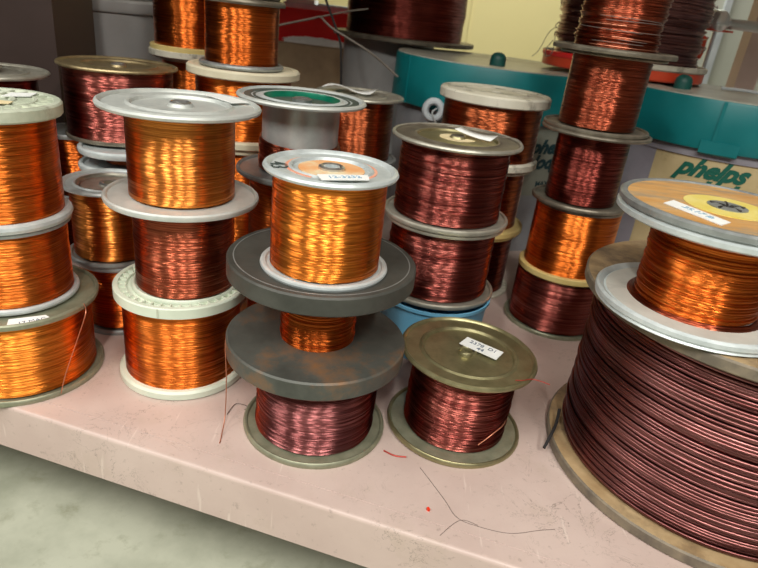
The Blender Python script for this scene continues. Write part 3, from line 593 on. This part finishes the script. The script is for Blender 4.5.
mb = MB(); mb.lathe([(0.120, 0), (0.120, 0.004), (0.128, 0.006), (0.133, 0.003), (0.136, 0)], W['copper'], 96); mb.build('collar', F_, (0, 0, 0.020))
mb = MB(); mb.lathe([(0.038, 0), (0.038, 0.0012), (0.082, 0.0012), (0.082, 0)], M['yellow'], 80); mb.build('label_ring', F_, (0, 0, 0.233 - 0.003))['label'] = 'yellow printed ring round the hub'
mb = MB(); mb.lathe([(0.010, 0), (0.010, 0.003), (0.022, 0.005), (0.030, 0.002), (0.038, 0.003), (0.038, 0)], M['galv_dull'], 60)
for k in range(5):
    mb.box((0.006, -0.002, 0.002), (0.034, 0.002, 0.005), M['hubdark'], Matrix.Rotation(k * 2 * PI / 5, 4, 'Z'))
mb.build('hub', F_, (0, 0, 0.233 - 0.003))
st = sticker(F_, [(-0.1402, -0.0307), (-0.1084, 0.000), (-0.0507, -0.1176), (-0.0800, -0.144)], 0.2305, M['paper'], lab='white handwritten paper strip')
lettering('25.17 lb', 0.022, M['bluepen'], st, (-0.092, -0.076, 0.2324), rot=-1.12)

# ------------------------------------------------------------------ teal-lidded drums
def drum(label, x, y, R, zt, h, rdrum, mdrum, knob, ridges, tilt=0):
    root = thing('wire_drum', label, 'drum', (x, y, 0))
    z1 = zt - h
    mb = MB(); mb.lathe([(rdrum - 0.012, 0), (rdrum, 0.0), (rdrum, zt - 0.03), (rdrum - 0.012, zt - 0.03)], mdrum, 128)
    body = mb.build('drum_body', root)
    lid = MB()
    lid.lathe([(R - 0.02, z1), (R, z1), (R + 0.004, z1 + 0.01), (R, zt - 0.012), (R - 0.004, zt - 0.004), (R - 0.010, zt - 0.004), (R - 0.010, zt - 0.012), (R - 0.02, zt - 0.02)], M['teal'], 144)
    for a in ridges:
        lid.box((R - 0.002, -0.006, z1), (R + 0.007, 0.006, zt - 0.006), M['teal'], Matrix.Rotation(a, 4, 'Z'))
    lo = lid.build('lid', root); lo['label'] = 'teal side band of the lid'
    mb = MB(); mb.lathe([(0.0005, zt - 0.016), (0.0005, zt - 0.002), (0.10, zt - 0.003), (R * 0.55, zt - 0.009), (R * 0.60, zt - 0.004), (R - 0.022, zt - 0.002), (R - 0.008, zt + 0.001), (R - 0.004, zt - 0.003), (R - 0.012, zt - 0.016)], M['teal_top'], 144)
    mb.build('lid_top', lo)['label'] = 'pale translucent top of the lid'
    kx, ky = knob; mb = MB()
    mb.lathe([(0.0005, 0), (0.036, 0), (0.036, 0.028), (0.033, 0.042), (0.024, 0.053), (0.012, 0.058), (0.0005, 0.059)], M['teal_knob'], 40, closed=False)
    mb.build('knob', lo, (kx, ky, zt - 0.008))
    return root, body, lo
dr1, b1, l1_ = drum('teal-lidded grey wire drum behind the bone-topped spool, left of the stack of five', 0.462, 3.21, 0.512, 0.82, 0.215, 0.480, M['greypail'], (-0.04, -0.22), (math.radians(-62), math.radians(-150)))
dr2, b2, l2_ = drum('teal-lidded tan drum lettered in green, behind the ochre-topped spool on the right', 1.400, 2.750, 0.470, 0.830, 0.185, 0.445, M['tan'], (-0.200, 0.04), (math.radians(-118), math.radians(-70)))
# the tab hanging from the second lid, and the mauve band below it
mb = MB()
for a0, a1, z0, z1_ in ((-123, -107, 0.630, 0.68),):
    mb.lathe([(0.470, z0), (0.480, z0 + 0.006), (0.480, z1_), (0.470, z1_)], M['teal'], 12, a0=math.radians(a0), a1=math.radians(a1))
mb.build('lid_tab', dr2)
mb = MB(); mb.lathe([(0.444, 0.610), (0.452, 0.610), (0.452, 0.642), (0.444, 0.642)], M['mauve_band'], 128); mb.build('drum_rim', dr2)['label'] = 'mauve grey rim band below the lid'
mb = MB(); mb.lathe([(0.444, 0.0), (0.4475, 0.0), (0.4475, 0.61), (0.444, 0.61)], M['mauve_band'], 20, a0=math.radians(-195), a1=math.radians(-143)); mb.build('drum_wrap', dr2)['label'] = 'bare mauve grey side left of the tan label'
def wrap_text(s, size, m, parent, R, ang, z, shear, offset):
    me = text_mesh(s, size, shear, offset); me.materials.clear(); me.materials.append(m)
    for v in me.vertices:
        a = ang + v.co.x / (R * U); rr = R * U + v.co.z + 0.0004; y_ = v.co.y
        v.co = (rr * math.cos(a), rr * math.sin(a), z * U + y_)
    o = bpy.data.objects.new('lettering', me); col.objects.link(o); o.parent = parent
    return o
wrap_text('phelps', 0.094, M['print_green'], dr2, 0.446, math.radians(-115.0), 0.568, 0.5, 0.0045)
wrap_text('dodge', 0.094, M['print_green'], dr2, 0.446, math.radians(-108), 0.490, 0.5, 0.0045)
mb = MB(); mb.lathe([(0.480, 0.28), (0.483, 0.28), (0.483, 0.59), (0.480, 0.59)], M['greylabel'], 30, a0=math.radians(-78), a1=math.radians(-42)); lb = mb.build('drum_label', dr1); lb['label'] = 'grey green paper label with dark lettering'
wrap_text('phelps', 0.085, M['print_dark'], lb, 0.4832, math.radians(-60), 0.505, 0.4, 0.004)
wrap_text('dodge', 0.085, M['print_dark'], lb, 0.4832, math.radians(-61), 0.435, 0.4, 0.004)
wrap_text('MAX', 0.035, M['print_dark'], lb, 0.4832, math.radians(-61), 0.335, 0.0, 0.001)
# frosted white eye with a wire hook on the first drum's side
mb = MB(); cx, cy, cz = -0.315, -0.435, 0.610
vs = []
ring = MB()
for j in range(36):
    a = 2 * PI * j / 36
    for q in range(10):
        t = 2 * PI * q / 10; rr = 0.036 + 0.016 * math.cos(t); vs.append((cx + rr * math.cos(a), cy + 0.02 * math.sin(t), cz + rr * math.sin(a) * 1.05))
ring.add(vs, [(j * 10 + q, ((j + 1) % 36) * 10 + q, ((j + 1) % 36) * 10 + (q + 1) % 10, j * 10 + (q + 1) % 10) for j in range(36) for q in range(10)], M['whitehook'])
ring.build('eyelet', dr1)['label'] = 'frosted white plastic eyelet'
mb = MB(); mb.tube([(cx + 0.02, cy + 0.01, cz + 0.01), (cx - 0.005, cy - 0.03, cz - 0.005), (cx + 0.012, cy - 0.035, cz - 0.04), (cx + 0.045, cy - 0.04, cz - 0.10)], 0.004, M['pipe']); mb.build('hook', dr1)

# --- big violet-brown spool on the red tray, across both lids
tray = thing('round_tray', 'red round tray with whitish rim lying across the two teal lids', 'tray', (1.045, 3.185, 0.836))
mb = MB(); mb.lathe([(0.0005, 0), (0.370, 0), (0.376, 0.006), (0.376, 0.048), (0.370, 0.048), (0.370, 0.010), (0.0005, 0.010)], M['orange_red'], 128, closed=False); mb.build('tray_body', tray)
mb = MB(); mb.lathe([(0.368, 0.046), (0.368, 0.064), (0.374, 0.070), (0.384, 0.066), (0.384, 0.050), (0.378, 0.044)], M['bone'], 128, a0=-PI * 0.62, a1=PI * 0.9); mb.build('tray_rim', tray)['label'] = 'whitish rim of the red tray'
mb = MB(); mb.lathe([(0.368, 0.046), (0.368, 0.062), (0.374, 0.067), (0.382, 0.064), (0.382, 0.050), (0.378, 0.044)], M['redplastic'], 60, a0=PI * 0.9, a1=PI * 1.38); mb.build('tray_rim', tray)['label'] = 'red stretch of the rim'
T1, _ = spool('wide spool of tangled violet brown wire standing in the red tray', 1.045, 3.185, 0.8465, 1.37, f_flat(0.36, 0.016, M['brown_steel']), f_flat(0.345, 0.016, M['brown_steel']), 0.335, W['violet'], rows=34, wob=0.010, top_t=0.016, bot_t=0.016)
mb = MB(); rnd = random.Random(21)
for k in range(46):
    a0 = rnd.uniform(0, 2 * PI); z = rnd.uniform(0.03, 0.5); ln = rnd.uniform(0.25, 0.9); dz = rnd.uniform(-.03, .03); bo = rnd.uniform(0.004, 0.016)
    mb.tube([((0.342 + bo * math.sin(PI * u)) * math.cos(a0 + ln * u), (0.342 + bo * math.sin(PI * u)) * math.sin(a0 + ln * u), z + dz * math.sin(PI * u)) for u in [q / 8 for q in range(9)]], 0.0022, W['violet'], 6, 1)
mb.build('loose_turns', T1)
mb = MB(); mb.tube([(-0.36, -0.05, 0.10), (-0.395, -0.10, 0.06), (-0.40, -0.15, 0.03), (-0.375, -0.15, 0.05), (-0.37, -0.12, 0.12)], 0.0018, M['greystrand']); mb.tube([(-0.345, 0.0, 0.16), (-0.39, -0.06, 0.13), (-0.42, -0.06, 0.05), (-0.45, -0.08, 0.02)], 0.0016, M['greystrand']); mb.build('wire_end', T1)

# --- big dark spool on a pale drum behind the first teal lid
sd_ = thing('fibre_drum', 'plain pale grey drum behind the paper-topped spool, under the big dark spool', 'drum', (-0.11, 3.80, 0))
mb = MB(); mb.lathe([(0.0005, 0), (0.265, 0), (0.265, 0.828), (0.258, 0.836), (0.0005, 0.836)], M['pail'], 96, closed=False); mb.build('drum_body', sd_)
S1, _ = spool('big dark maroon wire spool with dark flange, top centre beside a teal lid', -0.030, 3.80, 0.836, 1.50, f_flat(0.40, 0.02, M['brown_steel']), f_flat(0.410, 0.024, M['brown_steel']), 0.335, W['dark'], top_t=0.02, bot_t=0.024, wob=0.004)

# --- cardboard box, red bin, tissue, papers
bx = thing('cardboard_box', 'brown cardboard box under the red bin at the back', 'box', (-0.600, 4.41, 0))
mb = MB(); mb.box((-0.290, -0.15, 0), (0.290, 0.15, 0.715), M['card']); mb.build('box_body', bx, bevel=0.004)
mb = MB(); mb.prism([(-0.290, -0.15), (0.290, -0.15), (0.290, -0.02), (-0.290, -0.01)], 0.7155, 0.7205, M['card']); mb.build('flap', bx)
rb = thing('storage_bin', 'red plastic storage bin standing on the cardboard box', 'bin', (-0.590, 4.42, 0.721))
mb = MB()
lo_, hi_ = (0.290, 0.11), (0.320, 0.13)
for (sx0, sy0, sx1, sy1) in ((-1, -1, 1, -1), (1, -1, 1, 1), (1, 1, -1, 1), (-1, 1, -1, -1)):
    a = (sx0 * lo_[0], sy0 * lo_[1], 0.0); b = (sx1 * lo_[0], sy1 * lo_[1], 0.0); c = (sx1 * hi_[0], sy1 * hi_[1], 0.205); d = (sx0 * hi_[0], sy0 * hi_[1], 0.205)
    i_ = 0.96
    mb.add([a, b, c, d, (a[0] * i_, a[1] * i_, 0), (b[0] * i_, b[1] * i_, 0), (c[0] * i_, c[1] * i_, 0.205), (d[0] * i_, d[1] * i_, 0.205)], [(0, 1, 2, 3), (7, 6, 5, 4), (3, 2, 6, 7), (0, 4, 5, 1)], M['redplastic'])
mb.box((-0.290, -0.11, 0), (0.290, 0.11, 0.008), M['redplastic']); mb.build('bin_body', rb)
mb = MB()
for s in (-1, 1):
    mb.box((-0.330, s * 0.134 - 0.008, 0.198), (0.330, s * 0.134 + 0.008, 0.212), M['redplastic']); mb.box((s * 0.325 - 0.008, -0.14, 0.198), (s * 0.325 + 0.008, 0.14, 0.212), M['redplastic'])
mb.build('bin_rim', rb)
def crumple(name, c, sx, sy, h, m, seed, label, cat):
    bm = bmesh.new(); bmesh.ops.create_icosphere(bm, subdivisions=4, radius=1)
    for v in bm.verts:
        d = 1 + 0.45 * mnoise.noise(v.co * 2.2 + Vector((seed, 0, 0))) + 0.2 * mnoise.noise(v.co * 6 + Vector((seed, 3, 0)))
        v.co = Vector((v.co.x * d * sx, v.co.y * d * sy, max(0, v.co.z * d * h + h * 0.6))) * U
    me = bpy.data.meshes.new(name); bm.to_mesh(me); bm.free(); me.materials.append(m)
    o = bpy.data.objects.new(name, me); col.objects.link(o); o.location = tuple(q * U for q in c); tag(o, label, cat); return o
crumple('crumpled_tissue', (-0.60, 4.272, 0.7215), 0.20, 0.010, 0.028, M['tissue'], 4.2, 'crumpled white tissue between cardboard box and red bin', 'tissue')
mb = MB(); mb.box((-0.255, -0.095, 0.0), (0.255, 0.095, 0.235), M['bluepaper']); mb.box((-0.24, -0.088, 0.235), (-0.05, 0.080, 0.262), M['paper']); mb.box((-0.03, -0.085, 0.235), (0.22, 0.085, 0.245), M['paper'])
tag(mb.build('paper_bundle', None, (-0.590, 4.42, 0.7295), angle=20), 'thick pale blue and white bundle of papers sticking up out of the red bin', 'papers')

# --- grey pail top left
pl = thing('plastic_pail', 'pale grey tapered plastic pail behind the yellow-banded orange spool, upper left', 'pail', (-1.425, 3.02, 0))
mb = MB(); mb.lathe([(0.0005, 0), (0.190, 0), (0.196, 0.01), (0.283, 0.862), (0.276, 0.862), (0.189, 0.014), (0.0005, 0.014)], M['pail'], 96, closed=False); mb.build('pail_body', pl)
mb = MB(); mb.lathe([(0.272, 0.858), (0.292, 0.852), (0.298, 0.862), (0.298, 0.895), (0.290, 0.905), (0.272, 0.905), (0.250, 0.900), (0.0005, 0.900), (0.0005, 0.893), (0.268, 0.893)], M['pail'], 96, closed=False); mb.build('pail_lid', pl)

# ------------------------------------------------------------------ faucet-like fitting, pipe, cords
ft = thing('pipe_clamp', 'chrome clamp fitting on a grey pipe at the upper right', 'clamp', (1.495, 3.30, 0.840))
mb = MB(); mb.lathe([(0.0005, -0.84), (0.05, -0.84), (0.05, -0.82), (0.009, -0.81), (0.009, 0.235), (0.0005, 0.235)], M['chrome'], 24, closed=False); mb.build('stem', ft)
mb = MB(); mb.lathe([(0.0005, 0.225), (0.040, 0.235), (0.052, 0.262), (0.046, 0.300), (0.030, 0.322), (0.012, 0.330), (0.0005, 0.331)], M['chrome'], 28, closed=False)
mb.box((-0.075, -0.03, 0.262), (0.055, 0.03, 0.288), M['chrome']); mb.build('clamp_body', ft, angle=30, bevel=0.004)
mb = MB(); mb.box((-0.085, -0.035, 0.232), (0.072, 0.035, 0.240), M['orange_red']); mb.build('gasket', ft)['label'] = 'orange red gasket strip'
mb = MB(); mb.lathe([(0.0005, 0.09), (0.024, 0.10), (0.030, 0.13), (0.028, 0.20), (0.0005, 0.215)], M['orange_red'], 24, c=(-0.055, 0, 0), closed=False); mb.build('grip', ft)['label'] = 'red plastic grip'
mb = MB(); mb.tube([(0.03, 0, 0.272), (0.20, -0.03, 0.270), (0.55, -0.09, 0.262)], 0.025, M['pipe'], 20, 4); mb.build('pipe', ft)
mb = MB(); mb.tube([(1.42, 2.90, 0.838), (1.52, 2.88, 0.840), (1.60, 2.80, 0.838), (1.66, 2.70, 0.838)], 0.007, M['whitehook'], 8, 6); tag(mb.build('white_cord'), 'short white cord lying on the second teal lid', 'cord')

def cord(label, pts, r, m, cat='cord', name='cord'):
    mb = MB(); mb.tube(pts, r, m, 8, 8); return tag(mb.build(name), label, cat)
cord('thin black cord hanging down in front of the red bin', [(-0.44, 3.0, 1.20), (-0.417, 3.0, 1.079), (-0.393, 3.0, 1.0), (-0.35, 3.0, 0.913), (-0.315, 3.0, 0.831), (-0.304, 3.0, 0.754), (-0.295, 3.0, 0.642), (-0.287, 3.0, 0.55), (-0.29, 3.0, 0.30), (-0.30, 3.02, 0.0)], 0.0055, M['cord'])
cord('thin grey cord stretched sideways across the red bin, ending at the teal lid', [(-0.616, 3.01, 0.867), (-0.552, 3.01, 0.887), (-0.461, 3.01, 0.914), (-0.416, 3.01, 0.927), (-0.387, 2.99, 0.909), (-0.348, 2.98, 0.884), (-0.271, 2.98, 0.850), (-0.172, 2.98, 0.804), (-0.096, 3.0, 0.755), (-0.029, 3.0, 0.709)], 0.005, M['greycord'])
cord('thin brown cord rising right from the knot before the red bin', [(-0.425, 3.02, 0.925), (-0.353, 3.02, 0.947), (-0.281, 3.02, 0.967), (-0.20, 3.02, 0.985)], 0.004, M['greycord'])

# ------------------------------------------------------------------ loose bits on the shelf
def bit(label, pts, r, m, name='wire_scrap', cat='wire scrap'): return cord(label, pts, r, m, cat, name)
bit('long copper strand falling from the rusty grey flange to the shelf', [(-0.352, 1.262, 0.243), (-0.3545, 1.258, 0.21), (-0.350, 1.252, 0.12), (-0.3450, 1.225, 0.03), (-0.3400, 1.175, 0.0030), (-0.3371, 1.150, 0.002)], 0.0013, M['strand'])
bit('curled grey strand on the shelf left of the plum spool', [(-0.3507, 1.2617, 0.0022), (-0.3420, 1.3070, 0.0022), (-0.3206, 1.3105, 0.0022), (-0.305, 1.300, 0.0022), (-0.312, 1.290, 0.002)], 0.0011, M['greystrand'])
bit('red wire stub on the shelf between plum and olive spools', [(0.062, 1.195, 0.0025), (0.089, 1.181, 0.0025), (0.118, 1.181, 0.0025)], 0.0021, M['redstrand'])
bit('long fine grey hair-like strand curving over the shelf toward its front edge', [(0.1526, 1.1506, 0.001), (0.1757, 1.111, 0.001), (0.2085, 1.0523, 0.001), (0.2328, 1.0055, 0.001), (0.2776, 0.9869, 0.001), (0.3466, 0.9781, 0.001), (0.4157, 0.997, 0.001), (0.4506, 1.0052, 0.001)], 0.0007, M['greystrand'])
bit('short fine grey strand lying left of the long one near the shelf edge', [(0.1927, 0.9492, 0.001), (0.2389, 0.9978, 0.001), (0.2776, 0.9890, 0.0018)], 0.0006, M['greystrand'])
mb = MB(); mb.prism([(0.1655, 1.0215), (0.1700, 1.0225), (0.1735, 1.016), (0.1705, 1.0125), (0.1660, 1.0150)], 0.0, 0.005, M['redcrumb']); tag(mb.build('plastic_crumb'), 'tiny bright red plastic crumb on the bare shelf', 'crumb')

# ------------------------------------------------------------------ lights
def area(name, loc, target, sx, sy, power, colr=(1, 1, 1)):
    l = bpy.data.lights.new(name, 'AREA'); l.shape = 'RECTANGLE'; l.size = sx * U; l.size_y = sy * U; l.energy = power; l.color = colr
    o = bpy.data.objects.new(name, l); col.objects.link(o); o.location = Vector(loc) * U
    d = (Vector(target) - Vector(loc)); o.rotation_euler = d.to_track_quat('-Z', 'Y').to_euler(); return o
WARM = (1.0, 0.96, 0.88)
area('ceiling_lamp', (-4.1, -0.6, 4.2), (-4.1, -0.6, 0), 0.28, 2.2, 35, WARM)
area('ceiling_lamp', (-1.8, -2.1, 4.2), (-1.8, -2.1, 0), 0.28, 2.2, 35, WARM)
area('ceiling_lamp', (0.1, -2.5, 4.2), (0.1, -2.5, 0), 0.28, 2.2, 35, WARM)
area('ceiling_lamp', (1.9, -2.1, 4.2), (1.9, -2.1, 0), 0.28, 2.2, 35, WARM)
area('ceiling_lamp', (1.5, 5.6, 4.6), (1.5, 5.6, 0), 3.0, 0.6, 60, WARM)  # unseen lamp added behind the shelf to brighten the yellow wall
w = bpy.data.worlds.new('World'); sc.world = w; w.use_nodes = True
w.node_tree.nodes['Background'].inputs[0].default_value = (0.80, 0.82, 0.80, 1); w.node_tree.nodes['Background'].inputs[1].default_value = 0.08

for o in col.objects:
    if o.parent: continue
    k = o.name.split('.')[0]
    if k == 'wire_spool': o['group'] = 'spools of magnet wire on the shelf'
    elif k == 'wire_scrap': o['group'] = 'loose wire ends on the shelf'
    elif k == 'cord' : o['group'] = 'thin cords at the back'
    elif k == 'wire_drum': o['group'] = 'teal lidded wire drums'
# ------------------------------------------------------------------ camera
pi_, ro = math.radians(24.568), math.radians(6.924)
fw = Vector((0, math.cos(pi_), -math.sin(pi_))); rt = Vector((1, 0, 0)); up = rt.cross(fw)
r2 = rt * math.cos(ro) + up * math.sin(ro); u2 = up * math.cos(ro) - rt * math.sin(ro)
cd = bpy.data.cameras.new('camera'); cam = bpy.data.objects.new('camera', cd); col.objects.link(cam)
mw = Matrix((( r2.x, u2.x, -fw.x, 0), (r2.y, u2.y, -fw.y, 0), (r2.z, u2.z, -fw.z, 0), (0, 0, 0, 1))); mw.translation = Vector((0, 0, U)); cam.matrix_world = mw
cd.sensor_width = 36; cd.lens = 602.5 / 758 * 36; cd.clip_start = 0.02
cd.dof.use_dof = True; cd.dof.focus_distance = 1.42 * U; cd.dof.aperture_fstop = 9
sc.camera = cam
sc.view_settings.view_transform = 'Standard'; sc.view_settings.look = 'None'; sc.view_settings.gamma = 1; sc.view_settings.exposure = 0.0
